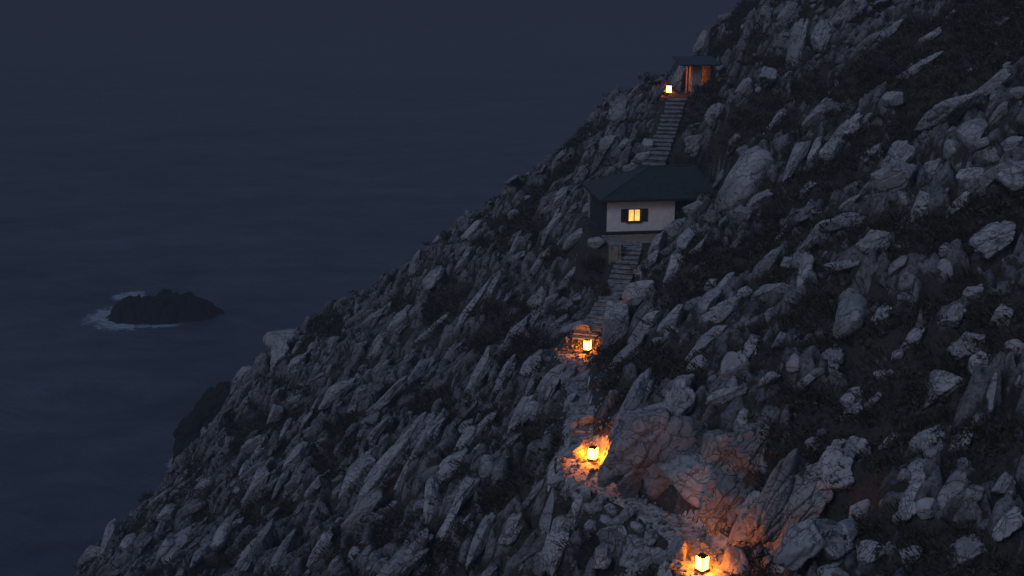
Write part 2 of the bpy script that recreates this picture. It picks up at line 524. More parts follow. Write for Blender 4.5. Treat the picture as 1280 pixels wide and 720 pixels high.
# ------------------------------------------------------------------ sea
def sea():
    m, nt, b = new_mat('sea_water')
    P = node(nt, 'ShaderNodeNewGeometry').outputs['Position']
    mp = node(nt, 'ShaderNodeMapping', {'Vector': P, 'Rotation': (0, 0, R(32)), 'Scale': (.62, 1.0, 1.0)}).outputs[0]
    n1 = node(nt, 'ShaderNodeTexNoise', {'Vector': mp, 'Scale': .055, 'Detail': 7.0, 'Roughness': .55, 'Distortion': .6}).outputs[0]
    n2 = node(nt, 'ShaderNodeTexNoise', {'Vector': mp, 'Scale': .6, 'Detail': 7.0, 'Roughness': .65}).outputs[0]
    n4 = node(nt, 'ShaderNodeTexNoise', {'Vector': mp, 'Scale': .011, 'Detail': 7.0, 'Roughness': .6, 'Distortion': 1.2}).outputs[0]
    n5 = node(nt, 'ShaderNodeTexNoise', {'Vector': mp, 'Scale': .12, 'Detail': 5.0, 'Roughness': .6, 'Distortion': .8}).outputs[0]
    n4 = ramp(nt, math_n(nt, 'ADD', math_n(nt, 'MULTIPLY', n4, .62), math_n(nt, 'MULTIPLY', n5, .38)), [(.36, 0.), (.64, 1.)])
    h = math_n(nt, 'ADD', math_n(nt, 'MULTIPLY', n1, 5.5), math_n(nt, 'MULTIPLY', n2, .7))
    # foam: thin torn rings round the islet and along the foot of the cliff
    sx = node(nt, 'ShaderNodeSeparateXYZ', {0: P})
    def blob(cx, cy, ax, ay):
        u = math_n(nt, 'DIVIDE', math_n(nt, 'SUBTRACT', sx.outputs[0], cx), ax); v = math_n(nt, 'DIVIDE', math_n(nt, 'SUBTRACT', sx.outputs[1], cy), ay)
        r = math_n(nt, 'SQRT', math_n(nt, 'ADD', math_n(nt, 'MULTIPLY', u, u), math_n(nt, 'MULTIPLY', v, v)))
        return math_n(nt, 'SUBTRACT', 1.0, r)
    f = None
    for (px_, py_, ax, ay) in FOAM:
        q = (H0P - py_) / F; d = CAMZ / (sp - q * cp); p = at(px_, py_, d)
        bb = blob(p[0], p[1], ax, ay)
        f = bb if f is None else math_n(nt, 'MAXIMUM', f, bb)
    nf = node(nt, 'ShaderNodeTexNoise', {'Vector': P, 'Scale': .42, 'Detail': 9.0, 'Roughness': .72, 'Distortion': 1.4}).outputs[0]
    fo = math_n(nt, 'ADD', math_n(nt, 'MINIMUM', f, .55), math_n(nt, 'MULTIPLY_ADD', nf, 2.6, -1.5))
    foam = ramp(nt, fo, [(.02, 0.), (.42, 1.)])
    foam = math_n(nt, 'MULTIPLY', foam, ramp(nt, f, [(0., 0.), (.25, 1.)]))
    base = mixc(nt, math_n(nt, 'MULTIPLY', foam, .8), mixc(nt, n4, (.032, .042, .068), (.150, .172, .22)), (.60, .68, .80))
    nt.links.new(base, b.inputs['Base Color'])
    nt.links.new(math_n(nt, 'MULTIPLY_ADD', foam, .5, .36), b.inputs['Roughness'])
    b.inputs['IOR'].default_value = 1.33; b.inputs['Specular IOR Level'].default_value = .28
    nt.links.new(node(nt, 'ShaderNodeBump', {'Strength': .55, 'Distance': 1.0, 'Height': h}).outputs[0], b.inputs['Normal'])
    S = 14000.
    # denser near the shore, one sheet to the horizon
    o = mesh_np('sea', [(-S, -S, 0), (S, -S, 0), (S, S, 0), (-S, S, 0)], [(0, 1, 2, 3)], m, False)
    tag(o, kind='structure')


FOAM = [(156, 402, 7.5, 7.5), (140, 394, 6.0, 9.0), (188, 405, 7.5, 3.2), (162, 370, 4., 5.), (281, 503, 4.0, 9.), (228, 575, 2.5, 4.)]
sea()


# ------------------------------------------------------------------ rock shapes
def ico(n):
    bm = bmesh.new(); bmesh.ops.create_icosphere(bm, subdivisions=n, radius=1)
    v = np.array([p.co[:] for p in bm.verts]); f = np.array([[q.index for q in t.verts] for t in bm.faces]); bm.free()
    return v / np.linalg.norm(v, axis=1)[:, None], f


def rock_shape(dirs, seed, kind):
    rg = np.random.default_rng(seed)
    n = {'slab': 11, 'boulder': 15, 'crag': 12}[kind]
    N = rg.normal(size=(n, 3)); N /= np.linalg.norm(N, axis=1)[:, None]
    if kind == 'slab':
        N[0] = (0, .1, 1); N[1] = (0, -.1, -1); N[2] = (.15, 1, .2); N[3] = (.1, -1, .15)
        N /= np.linalg.norm(N, axis=1)[:, None]
    h = rg.uniform(.60, 1.0, n); p = {'slab': 20, 'boulder': 14, 'crag': 22}[kind]
    D = np.maximum(dirs @ N.T, 0) / h
    r = 1 / np.maximum((D ** p).sum(1) ** (1 / p), .6)
    r = np.minimum(r, 1.45)
    P = dirs * r[:, None]
    off = rg.uniform(-20, 20, 3)
    sc = {'slab': (.8, 2.7, 1.6), 'boulder': (.9, 1.1, 1.0), 'crag': (.95, 1.9, 1.5)}[kind]
    Q = P * sc + off + .25 * np.stack([fbm3(P * 1.6 + off, 2, seed + k) for k in range(3)], 1)
    f1, f2, c = worley3(Q, seed)
    groove = np.exp(-((f2 - f1) / .07) ** 2)
    amp = {'slab': (.11, .16), 'boulder': (.04, .07), 'crag': (.12, .24)}[kind]
    r2 = 1 + amp[1] * (c - .5) - amp[0] * groove
    Q2 = P * np.array(sc) * 2.3 + off
    f1, f2, c = worley3(Q2, seed + 9)
    r2 = r2 - .022 * np.exp(-((f2 - f1) / .07) ** 2) + .035 * (c - .5)
    r2 = r2 + .055 * fbm3(P * 1.8 + off, 5, seed + 3, .45)
    return P * r2[:, None]


V5, F5 = ico(5); V6, F6 = ico(6); V3, F3 = ico(3); V4, F4 = ico(4)
KINDS = ['slab'] * 6 + ['boulder'] * 6 + ['crag'] * 5
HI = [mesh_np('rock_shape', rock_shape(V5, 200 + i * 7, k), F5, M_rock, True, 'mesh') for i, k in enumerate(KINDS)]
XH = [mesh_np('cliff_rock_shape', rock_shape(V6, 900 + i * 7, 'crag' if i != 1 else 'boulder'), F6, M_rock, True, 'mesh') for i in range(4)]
LO3 = [rock_shape(V3, 200 + i * 7, k) for i, k in enumerate(KINDS)]
LO4 = [rock_shape(V4, 200 + i * 7, k) for i, k in enumerate(KINDS)]

# seen at (px, py), long side, short side (as seen), lean from the horizontal, shape kind
ROCKS = []
def rk(s):
    for line in s.strip().split(';'):
        if line.strip():
            v = line.split(); ROCKS.append((*[float(q) for q in v[:5]], v[5] if len(v) > 5 else None))
rk('''995 77 76 22 80 s;1031 49 52 32 70 c;1066 19 48 32 65 c;1115 41 38 20 45 c;1145 90 60 17 35 s;1117 129 30 21 35 b;961 101 56 32 60 c;1021 146 46 17 38 s;
942 222 92 56 42 b;995 199 42 16 62 s;1017 195 32 14 65 s;1040 191 48 28 55 c;1062 165 45 24 35 c;972 150 42 13 50 s;1186 146 68 38 40 c;1246 105 62 22 40 s;1274 120 26 22 30 b;1250 146 36 15 50 s;
1126 191 36 28 40 b;1115 229 72 40 30 c;1164 214 40 24 60 c;1222 187 24 20 30 b;1235 225 54 20 35 s;1265 187 32 26 40 c;1156 259 38 28 45 c;1060 259 32 20 40 b;869 262 28 20 40 b;897 232 42 17 60 b;
1027 291 34 26 60 b;1062 281 40 25 50 c;905 285 30 16 60 b;978 296 34 11 60 s;1096 304 48 24 30 c;1149 274 42 22 40 b;1006 347 42 20 85 b;1047 337 50 22 15 b;1246 304 54 38 45 c;1062 379 44 24 70 b;
1184 341 26 22 40 b;1134 358 32 22 45 b;1216 369 30 20 30 b;912 397 60 40 45 c;885 385 40 26 60 b;841 401 52 20 60 b;841 345 46 16 65 s;939 439 46 22 70 b;914 454 30 17 70 b;995 454 22 16 40 b;1036 454 36 24 70 c;
1216 431 54 34 30 c;1227 457 48 30 45 c;1242 491 42 13 80 s;1179 484 54 38 42 c;1107 471 27 18 30 b;1066 502 36 30 60 b;1062 520 26 18 50 b;1122 450 24 20 60 b;912 501 44 18 22 s;871 461 36 20 30 b;849 495 58 36 50 c;
818 562 126 72 66 X;850 566 112 78 64 X;788 524 84 28 62 s;849 518 66 42 62 c;896 582 100 70 60 X;940 560 80 56 55 X;868 612 80 46 150 c;903 622 84 54 62 X;932 668 84 32 64 c;962 634 128 50 60 X;1000 640 130 56 60 X;1010 690 80 50 60 c;1040 600 60 40 60 c;997 600 40 28 55 c;921 704 40 32 60 b;978 716 44 24 10 b;848 694 40 32 40 b;
722 566 30 26 60 b;727 530 38 24 30 b;1066 496 28 20 50 b;1020 690 50 34 50 c;1160 558 44 34 60 c;1062 665 38 34 60 b;1212 700 50 36 40 c;1110 560 26 20 60 b;1048 560 26 18 40 b;1080 640 34 26 60 b;1130 650 30 24 50 b;
1190 620 44 30 60 c;1260 660 44 26 50 c;1255 610 30 24 40 b;1140 700 36 24 40 b;1018 560 30 20 60 b;1255 400 36 26 40 b;1270 440 34 26 50 b;
521 332 28 16 75 s;541 351 30 20 60 c;595 287 30 15 40 b;644 275 22 16 70 b;502 407 44 22 45 s;597 377 74 14 56 s;675 332 62 12 55 s;642 312 34 8 65 s;535 420 58 12 40 s;670 402 30 18 70 c;640 427 64 18 52 s;462 407 48 16 42 s;
667 340 50 10 55 s;712 355 30 18 60 b;670 384 38 26 75 c;697 409 27 15 45 b;724 411 30 22 10 b;812 408 50 25 50 b;803 372 46 36 45 b;771 410 70 38 72 b;895 420 40 24 40 b;872 442 40 16 50 s;870 462 36 20 40 b;
915 455 26 18 60 b;940 441 24 18 70 b;782 452 112 22 45 s;357 428 40 27 165 b;352 452 44 26 80 c;372 462 34 24 60 c;505 572 122 34 54 s;530 560 100 24 58 s;484 590 70 22 56 s;600 472 94 18 62 s;622 492 70 20 62 s;
420 495 46 24 42 c;445 655 84 20 46 s;320 620 58 20 60 s;370 580 38 22 50 s;345 520 28 20 60 b;280 670 42 22 55 b;215 650 46 30 50 b;165 640 30 22 30 b;165 680 32 26 70 b;115 702 42 28 45 b;540 635 48 20 84 s;
555 595 72 20 50 s;480 505 58 15 45 s;580 560 60 18 55 s;660 470 60 18 65 s;690 480 66 20 66 c;650 520 50 16 60 s;600 540 44 14 50 s;560 660 60 16 62 s;600 680 54 18 66 s;640 660 50 20 60 c;690 640 60 22 80 s;
700 690 50 24 76 c;520 690 60 20 55 c;400 690 48 18 55 s;355 690 44 18 60 s;310 700 40 18 60 s;250 700 36 16 60 b;210 690 40 22 50 b;470 545 40 14 50 s;440 600 50 14 52 s;395 610 40 14 52 s;400 560 40 16 44 c;
520 470 40 14 50 s;470 465 40 14 45 s;560 450 44 12 55 s;620 355 40 12 60 s;580 330 30 12 55 s;690 285 30 12 60 s;640 230 26 14 50 b;700 200 26 12 50 b;730 215 26 12 60 c;760 180 26 14 60 c;776 150 26 16 50 b;740 150 22 12 50 b;
850 98 34 17 68 s;930 112 34 20 60 c;895 150 30 18 60 c;870 180 30 18 60 c;920 180 36 20 55 c;880 50 30 16 50 b;830 75 22 12 50 b;800 85 24 12 50 b;930 60 34 18 60 c;960 20 34 20 50 b;985 20 40 22 60 c;790 215 24 18 40 b;812 186 26 20 60 b;803 200 24 16 40 b;
823 310 60 22 66 b;842 292 48 24 50 c;858 308 44 22 60 b;812 332 40 18 55 c;720 300 30 20 30 b;735 262 24 14 60 b;700 250 30 16 60 c;828 282 30 16 66 b;746 306 26 18 20 b;
720 622 22 12 150 b;733 618 24 14 150 b;750 628 26 16 40 c;764 640 24 15 150 b;782 650 28 17 40 c;797 662 26 16 150 b;813 674 26 18 60 c;738 640 24 14 150 b;758 655 26 16 150 c;778 668 24 16 150 b;800 682 28 16 150 c;822 696 26 18 150 b;765 670 34 22 70 c;720 640 36 18 70 s;700 665 40 18 70 s;800 700 40 24 70 c;752 700 36 20 70 c;712 615 30 18 40 c;736 500 22 16 60 b;712 505 24 14 60 b;740 520 22 14 60 b;716 535 26 16 60 c;734 470 22 14 60 b;710 470 24 14 60 c;700 600 30 20 60 b;740 660 30 22 60 c;790 690 40 24 60 c;770 655 26 14 40 b;830 700 28 18 40 b;
1100 10 36 16 40 c;1080 60 40 18 40 s;1160 50 30 14 40 b;1230 130 30 16 40 b;1010 240 30 16 50 c;1090 195 40 18 40 s;950 255 40 20 40 c;1200 260 40 22 40 c;1010 310 36 18 50 c;1120 340 30 18 45 b;960 330 34 16 50 s;870 320 34 18 60 c;890 360 34 18 60 c;930 370 30 16 50 b;1100 400 34 20 50 c;1190 400 36 22 40 c;1010 480 34 18 50 b;1140 430 40 22 50 c;1150 600 40 24 50 c;1200 560 36 24 50 c;1060 590 40 24 55 c;1090 695 40 26 40 c;1160 640 36 26 50 b;1190 20 22 12 40 b;1255 30 20 10 40 b;1215 90 18 10 30 b;1085 150 20 10 40 b;910 350 24 14 50 b;960 400 30 16 60 b;975 430 24 14 50 b;1090 505 22 14 50 b;960 480 34 16 40 b;930 525 30 16 50 b''')

PLACED = []   # (P, axes matrix 3x3, kind, px, py, Lpx, big?)


def orient(p, ang, lean=.25):
    n = normal_at(p[0], p[1]); n = n + np.array([0, 0, .25]); n /= np.linalg.norm(n)
    t1 = np.cross([0, 1, 0], n); t1 /= np.linalg.norm(t1); t2 = np.cross(n, t1)
    a0 = np.array(proj(*p)[:2]); a1 = np.array(proj(*(p + t1 * .3))[:2]) - a0; a2 = np.array(proj(*(p + t2 * .3))[:2]) - a0
    tgt = np.array([math.cos(R(ang)), -math.sin(R(ang))])
    A = np.stack([a1, a2], 1); an = np.array(proj(*(p + n * .3))[:2]) - a0
    try: q0 = np.linalg.solve(A, tgt); q1 = np.linalg.solve(A, an)
    except np.linalg.LinAlgError: q0 = np.array([1, 0]); q1 = np.zeros(2)
    s = q0 / (np.linalg.norm(q0) + 1e-9) - lean * q1
    l = t1 * s[0] + t2 * s[1] + n * lean
    l /= np.linalg.norm(l)
    m = np.cross(n, l); m /= np.linalg.norm(m); k = np.cross(l, m)
    return l, m, k


def add_rock(p, d, Lpx, Wpx, ang, kind, px, py, sink=.25, rg=RNG):
    lean = .12 + .2 * rg.random()
    l, m, k = orient(p, ang, lean)
    a0 = np.array(proj(*p)[:2]); fore = np.linalg.norm(np.array(proj(*(p + l * .2))[:2]) - a0) / (.2 * F / d)
    fore = min(max(fore, .45), 1.2)
    L = Lpx * d / F / fore; Wd = Wpx * d / F * 1.08
    L = min(L, Wd * 6)
    a, b, c = L / 2, Wd / 2, Wd * (rg.uniform(.36, .5) if kind != 'X' else .55)
    flip = rg.choice([-1, 1]); roll = rg.uniform(-.35, .35)
    m2 = m * math.cos(roll) + k * math.sin(roll); k2 = -m * math.sin(roll) + k * math.cos(roll)
    Mx = np.stack([l * a * flip, m2 * b * flip, k2 * c], 1)
    cen = p + k * c * (1 - 2 * sink) * .45
    return cen, Mx


def blocked(px, py, p):
    return path_weight(np.array(p[0]), np.array(p[1])) < .35


for (px, py, L, Wd, ang, kd) in ROCKS:
    h = hit(px, py)
    if h is None: continue
    p, d = h
    if (abs(p[0] - 9.3) < 4.4 and abs(p[1] - 70.6) < 4.0) or (13.9 < p[0] < 17.6 and 86 < p[1] < 93.8 and px > 856): continue
    kd = {'s': 'slab', 'b': 'boulder', 'c': 'crag', 'X': 'X', None: 'boulder'}[kd]
    cen, Mx = add_rock(p, d, L, Wd, ang, kd, px, py, .5 if kd == 'X' else .22)
    PLACED.append(dict(c=cen, M=Mx, kind=kd, px=px, py=py, L=L, W=Wd, ang=ang, hand=True))

# the rest of the rocks, strewn over the slope
NR = 19000
xs = RNG.uniform(-52, 42, NR); ys = RNG.uniform(14, 122, NR)
zs = bil(ZT, xs, ys); pxs, pys, ds = proj(xs, ys, zs)
yc = np.interp(xs, CR[:, 0], CR[:, 1])
vg = bil(VEG, xs, ys); pw = bil(PW, xs, ys)
hz = fbm2(xs * .25, ys * .25, 3, 90)
left = xs < path_at(ys)[0]
keep = (zs > .5) & (ys < yc + 7) & (pw > .6) & (RNG.random(NR) < np.where(left, .64, .42) * (1 - .97 * vg))
keep &= (pxs > -160) & (pxs < 1500) & (pys > -200) & (pys < 980)
hand_xy = np.array([[q['px'], q['py'], q['L']] for q in PLACED])
ids = np.nonzero(keep)[0]
for i in ids:
    if (np.hypot(hand_xy[:, 0] - pxs[i], hand_xy[:, 1] - pys[i]) < hand_xy[:, 2] * .26).any(): continue
    p = np.array([xs[i], ys[i], zs[i]])
    lf = left[i]
    Lw = float(np.clip(RNG.lognormal(-.02 if lf else -.38, .5), .3, 3.2))
    asp = RNG.uniform(1.8, 4.6) if lf else RNG.uniform(1.15, 2.4)
    ang = RNG.normal(54 if lf else 52, 11 if lf else 24)
    L = Lw * F / ds[i]
    kd = RNG.choice(['slab', 'boulder', 'crag'], p=[.6, .22, .18] if lf else [.2, .55, .25])
    cen, Mx = add_rock(p, ds[i], L * .75, L * .75 / asp * 1.25, ang, kd, pxs[i], pys[i], .28)
    PLACED.append(dict(c=cen, M=Mx, kind=kd, px=float(pxs[i]), py=float(pys[i]), L=L * .75, W=L * .75 / asp * 1.25, ang=ang, hand=False))

inview = lambda q: -5 < q['px'] < 1285 and -5 < q['py'] < 725
order = sorted([q for q in PLACED if q['hand'] or inview(q)], key=lambda q: (not q['hand'], -q['L'] * q['W']))
IND = order[:296]
ind_ids = {id(q) for q in IND}
REST = [q for q in PLACED if id(q) not in ind_ids]

# ---- labels of the single rocks
MARKS = [('the shelter roof', 875, 85), ('the top lantern', 835, 108), ('the upper steps', 835, 150), ('the slate roof', 800, 222), ('the lit window', 796, 270), ('the house steps', 780, 350),
         ('the middle lantern', 733, 428), ('the path bend lantern', 739, 565), ('the gravel path', 800, 635), ('the lowest lantern', 877, 700), ('the dark sea stack', 250, 535)]


def where(q):
    px, py = q['px'], q['py']
    nm, mx, my = min(MARKS, key=lambda m: math.hypot(m[1] - px, m[2] - py))
    d = math.hypot(mx - px, my - py)
    if d > 300 and px > 1100:
        return ('near the right edge, ' + ('top' if py < 180 else 'upper middle' if py < 360 else 'lower middle' if py < 540 else 'bottom'))
    a = math.degrees(math.atan2(my - py, px - mx)) % 360
    dr = ['right of', 'up and right of', 'above', 'up and left of', 'left of', 'down and left of', 'below', 'down and right of'][int(((a + 22.5) % 360) // 45)]
    far = 'close' if d < 60 else 'a little' if d < 120 else 'well' if d < 220 else 'far'
    return f'{far} {dr} {nm}'


def look(q):
    asp = q['L'] / max(q['W'], 1); A = q['L'] * q['W']
    size = 'huge' if A > 4500 else 'large' if A > 1500 else 'medium' if A > 650 else 'small'
    if q['kind'] == 'X' or q['kind'] == 'crag': sh = 'fractured boulder'
    elif asp > 3: sh = 'thin pale slab'
    elif asp > 1.8: sh = 'long pale rock'
    else: sh = 'pale rounded rock'
    return f'{size} {sh}'


keyed = {}
for q in IND: keyed.setdefault((look(q), where(q)), []).append(q)
ORD = ['leftmost', 'second from left', 'third from left', 'fourth from left', 'fifth from left', 'sixth from left', 'seventh from left', 'eighth from left', 'ninth from left', 'tenth from left', 'eleventh from left', 'twelfth from left']
for (lk, wr), qs in keyed.items():
    qs.sort(key=lambda q: q['px'])
    for k, q in enumerate(qs):
        t = f'{lk} {wr}'
        if len(qs) > 1: t += ', ' + (ORD[k] if k < len(qs) - 1 else 'rightmost')
        q['label'] = t

for n, q in enumerate(IND):
    asp = q['L'] / max(q['W'], 1)
    nm = 'tilted_boulder' if asp > 2.4 else 'boulder'
    if q['kind'] == 'X': me = XH[n % len(XH)]
    else:
        opts = [i for i, k in enumerate(KINDS) if k == q['kind']]; me = HI[opts[n % len(opts)]]
    o = bpy.data.objects.new(nm, me)
    Mx = q['M']; o.matrix_world = Matrix([[*Mx[0], q['c'][0]], [*Mx[1], q['c'][1]], [*Mx[2], q['c'][2]], [0, 0, 0, 1]])
    link(o); tag(o, q['label'], {'tilted_boulder': 'rock slab', 'boulder': 'boulder'}[nm], 'rocks on the hillside')

# ---- everything smaller: one mass of rubble
VV, FF, off = [], [], 0
for n, q in enumerate(REST):
    opts = [i for i, k in enumerate(KINDS) if k == q['kind']] or [0]
    big = q['L'] > 17 and inview(q)
    s = (LO4 if big else LO3)[opts[n % len(opts)]]; f = F4 if big else F3
    VV.append(s @ q['M'].T + q['c']); FF.append(f + off); off += len(s)
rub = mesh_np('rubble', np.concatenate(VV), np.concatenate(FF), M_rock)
tag(rub, 'countless smaller grey rocks strewn over the steep hillside', 'rubble', kind='stuff')
print('rocks', len(PLACED), 'rest', len(REST), 'verts', off)
del VV, FF

# pebbles over the gravel path
VV, FF, off = [], [], 0
V2, F2 = ico(2)
pebs = [rock_shape(V2, 60 + k, 'boulder') for k in range(5)]
for n in range(1900):
    y = RNG.uniform(27, 58); xp, zp = path_at(y); x = xp + RNG.normal(0, .85)
    s = float(np.clip(RNG.lognormal(-3.0, .55), .02, .20))
    A = np.linalg.qr(RNG.normal(size=(3, 3)))[0] * np.array([s, s * .8, s * .6])
    VV.append(pebs[n % 5] @ A.T + np.array([x, y, float(bil(ZT, x, y)) + s * .25 + .03])); FF.append(F2 + off); off += len(V2)
o = mesh_np('pebbles', np.concatenate(VV), np.concatenate(FF), M_rock)
tag(o, 'loose pebbles and chips lying along the gravel path', 'pebbles', kind='stuff')

# ------------------------------------------------------------------ scrub and grass
def clumps(name, n, dens, leaves, size, rad, mat, seed, label, grass=False):
    rg = np.random.default_rng(seed)
    x = rg.uniform(-50, 42, n); y = rg.uniform(14, 120, n)
    z = bil(ZT, x, y); px, py, d = proj(x, y, z)
    v = bil(VEG, x, y); w = bil(PW, x, y)
    yc = np.interp(x, CR[:, 0], CR[:, 1])
    k = (z > 3) & (w > .5) & (y < yc + 5) & (rg.random(n) < dens * (v * .96 + .05)) & (px > -100) & (px < 1450) & (py > -150) & (py < 900)
    x, y, z, v = x[k], y[k], z[k], v[k]
    m = len(x)
    r = rad * rg.uniform(.5, 1.35, m)
    c = np.repeat(np.stack([x, y, z], 1), leaves, 0); rr = np.repeat(r, leaves)
    N = len(c)
    if not grass:
        dr = rg.normal(size=(N, 3)); dr /= np.linalg.norm(dr, axis=1)[:, None]
        q = dr * (rr * rg.uniform(.45, 1.0, N) ** .6)[:, None] * np.array([1.1, 1.1, .62]); q[:, 2] = np.abs(q[:, 2])
        cen = c + q
        u = rg.normal(size=(N, 3)); u /= np.linalg.norm(u, axis=1)[:, None]
        t = np.cross(u, rg.normal(size=(N, 3))); t /= np.linalg.norm(t, axis=1)[:, None]
        s = size * rg.uniform(.5, 1.4, N)[:, None]
        V = np.stack([cen - u * s, cen + t * s * .42, cen + u * s, cen - t * s * .42], 1).reshape(-1, 3)
    else:
        a = rg.uniform(0, 2 * math.pi, N); rad_ = rr * np.sqrt(rg.random(N))
        b0 = c + np.stack([np.cos(a) * rad_, np.sin(a) * rad_, np.zeros(N)], 1)
        wind = np.array([-.75, -.35, .0])
        tip = b0 + (np.stack([rg.normal(0, .25, N), rg.normal(0, .25, N), rg.uniform(.5, 1.0, N)], 1) + wind * rg.uniform(.3, 1.0, N)[:, None]) * size
        wd = np.stack([rg.normal(size=N), rg.normal(size=N), np.zeros(N)], 1); wd /= np.linalg.norm(wd, axis=1)[:, None]; wd *= .016
        mid = (b0 + tip) / 2 + np.array([0, 0, .14 * size])
        V = np.stack([b0 - wd, b0 + wd, mid + wd * .8, tip], 1).reshape(-1, 3)
    Fq = np.arange(N * 4).reshape(-1, 4)
    o = mesh_np(name, V, Fq, mat, False)
    tag(o, label, name.replace('_', ' '), kind='stuff')
    print(name, m, N)


clumps('scrub', 34000, .85, 34, .11, .50, M_scrub, 11, 'low dark scrub filling the hollows between the rocks')
clumps('dry_grass', 50000, .8, 18, .40, .46, M_grass, 12, 'dark windblown dry grass over the slope', True)


def bush_mesh(seed, n=2000, leaf=.05, kind='bush'):
    rg = np.random.default_rng(seed)
    lob = rg.normal(size=(9, 3)) * np.array([.55, .55, .30]) + np.array([0, 0, .55]); lr = rg.uniform(.28, .55, 9)
    k = rg.integers(0, 9, n); dr = rg.normal(size=(n, 3)); dr /= np.linalg.norm(dr, axis=1)[:, None]
    cen = lob[k] + dr * (lr[k] * rg.uniform(.5, 1.05, n))[:, None]; cen[:, 2] = np.maximum(cen[:, 2], .03)
    u = dr + .8 * rg.normal(size=(n, 3)); u /= np.linalg.norm(u, axis=1)[:, None]
    t = np.cross(u, rg.normal(size=(n, 3))); t /= np.linalg.norm(t, axis=1)[:, None]
    s = leaf * rg.uniform(.6, 1.5, n)[:, None]
    V = np.stack([cen - u * s, cen + t * s * .45, cen + u * s, cen - t * s * .45], 1).reshape(-1, 3)
    return mesh_np('foliage', V, np.arange(n * 4).reshape(-1, 4), M_scrub, False, 'mesh')


def twigs_mesh(seed):
    rg = random.Random(seed); bm = bmesh.new()
    for k in range(7):
        a = rg.uniform(0, 6.28); tip = Vector((math.cos(a) * .5, math.sin(a) * .5, rg.uniform(.5, .9)))
        rot = tip.normalized().to_track_quat('Z', 'Y').to_matrix().to_4x4()
        bmesh.ops.create_cone(bm, cap_ends=True, segments=6, radius1=.03, radius2=.008, depth=tip.length, matrix=Matrix.Translation(tip / 2) @ rot)
    me = bpy.data.meshes.new('stem'); bm.to_mesh(me); bm.free(); me.materials.append(M_twig)
    return me


BM = [bush_mesh(s) for s in (1, 2, 3)]; TM = [twigs_mesh(s) for s in (1, 2)]
BUSH = [(805, 74, 1.3, 'rounded dark bush on the skyline left of the shelter roof'), (808, 90, 1.3, 'dense black bush beside the top lantern'), (903, 152, 1.2, 'dark bush right of the upper stone steps'),
        (735, 338, 1.5, 'dark bush left of the steps below the house'), (755, 372, 1.0, 'small dark bush left of the lower end of the steps below the house'), (806, 342, 1.0, 'small dark bush right of the steps below the house'),
        (896, 232, 1.0, 'dark bush at the right end of the slate roof'), (1080, 104, 1.9, 'large dark bush below the tall standing crag at upper right'), (868, 205, 1.3, 'bush behind the right end of the slate roof'),
        (955, 282, 1.4, 'broad dark bush well right of the white wall'), (1150, 505, 1.3, 'round bush among the rocks at lower right'), (1000, 505, 1.3, 'low bush above the huge fractured crags at lower right'),
        (620, 628, 1.0, 'round dark bush low on the slope at the bottom centre'), (715, 650, 1.0, 'dark bush below the bend of the gravel path'), (740, 96, 1.1, 'bush on the skyline left of the upper steps'),
        (560, 300, 1.0, 'low bush on the ridge line left of the house'), (180, 610, 1.1, 'bush on the ridge line at lower left'), (908, 455, .8, 'small bush above the big boulder by the path'),
        (1185, 470, 1.0, 'small bush between split crags near the right edge'), (655, 395, 1.1, 'bush left of the lantern below the steps'), (742, 688, .9, 'lowest dark bush left of the lowest lantern'),
        (318, 512, .9, 'bush on the ridge line right of the dark sea stack')]
for n, (px, py, s, lb) in enumerate(BUSH):
    h = hit(px, py)
    if h is None: h = hit(px, py + 8)
    if h is None: h = hit(px + 6, py + 16)
    if h is None: print('bush lost', px, py); continue
    p, d = h
    o = empty('bush', p, n * 1.3); o.scale = (s * .62, s * .62, s * .56); tag(o, lb, 'bush', 'dark bushes on the hillside')
    f = bpy.data.objects.new('foliage', BM[n % 3]); link(f, o)
    t = bpy.data.objects.new('stem', TM[n % 2]); link(t, o)

# leafy plants by the lanterns
def plant(px, py, s, lb, seed):
    h = hit(px, py)
    if h is None: return
    p, d = h; rg = np.random.default_rng(seed)
    o = empty('leafy_plant', p); tag(o, lb, 'plant', 'leafy plants beside the lanterns')
    for k in range(11):
        a = k * 2.4 + rg.uniform(-.3, .3); el = rg.uniform(.3, 1.2); L = s * rg.uniform(.7, 1.1)
        pts, ws = [], [.3, .9, 1., .6, .05]
        for j in range(5):
            t = j / 4; r_ = L * t * math.cos(el * (1 - .3 * t)); z_ = L * (t * math.sin(el) - .35 * t * t) + .03
            pts.append((r_, z_))
        V, Fq = [], []
        for j, (r_, z_) in enumerate(pts):
            w = .07 * s * ws[j]
            V += [(r_ * math.cos(a) - w * math.sin(a), r_ * math.sin(a) + w * math.cos(a), z_), (r_ * math.cos(a) + w * math.sin(a), r_ * math.sin(a) - w * math.cos(a), z_)]
        Fq = [(2 * j, 2 * j + 1, 2 * j + 3, 2 * j + 2) for j in range(4)]
        mesh_np('leaf', V, Fq, M_leaf, True, o)


# ------------------------------------------------------------------ path
def ribbon(name, y0, y1, w, mat):
    ys_ = np.arange(y0, y1, .12); V = []; nw = 15
    for y in ys_:
        xp, zp = path_at(y)
        for k in range(nw):
            t = k / (nw - 1) * 2 - 1
            ww = w * float(half_width(y)) * (1 + .45 * float(vnoise2(np.array(y * .9), np.array(3.0 if t > 0 else 8.0), 4)))
            x = xp + t * ww
            V.append((x, y, float(bil(ZT, x, y)) + .035 * (1 - t ** 6) + .012 * float(vnoise2(np.array(x * 7), np.array(y * 7), 8)) - (.10 if abs(t) > .99 else 0)))
    n = len(ys_); i = np.arange(n * nw).reshape(n, nw)
    q = np.stack([i[:-1, :-1], i[:-1, 1:], i[1:, 1:], i[1:, :-1]], -1).reshape(-1, 4)
    o = mesh_np(name, V, q, mat)
    tag(o, kind='structure')


ribbon('gravel_path', 27.5, float(KEY[8][1]) - .2, 1.12, M_path)


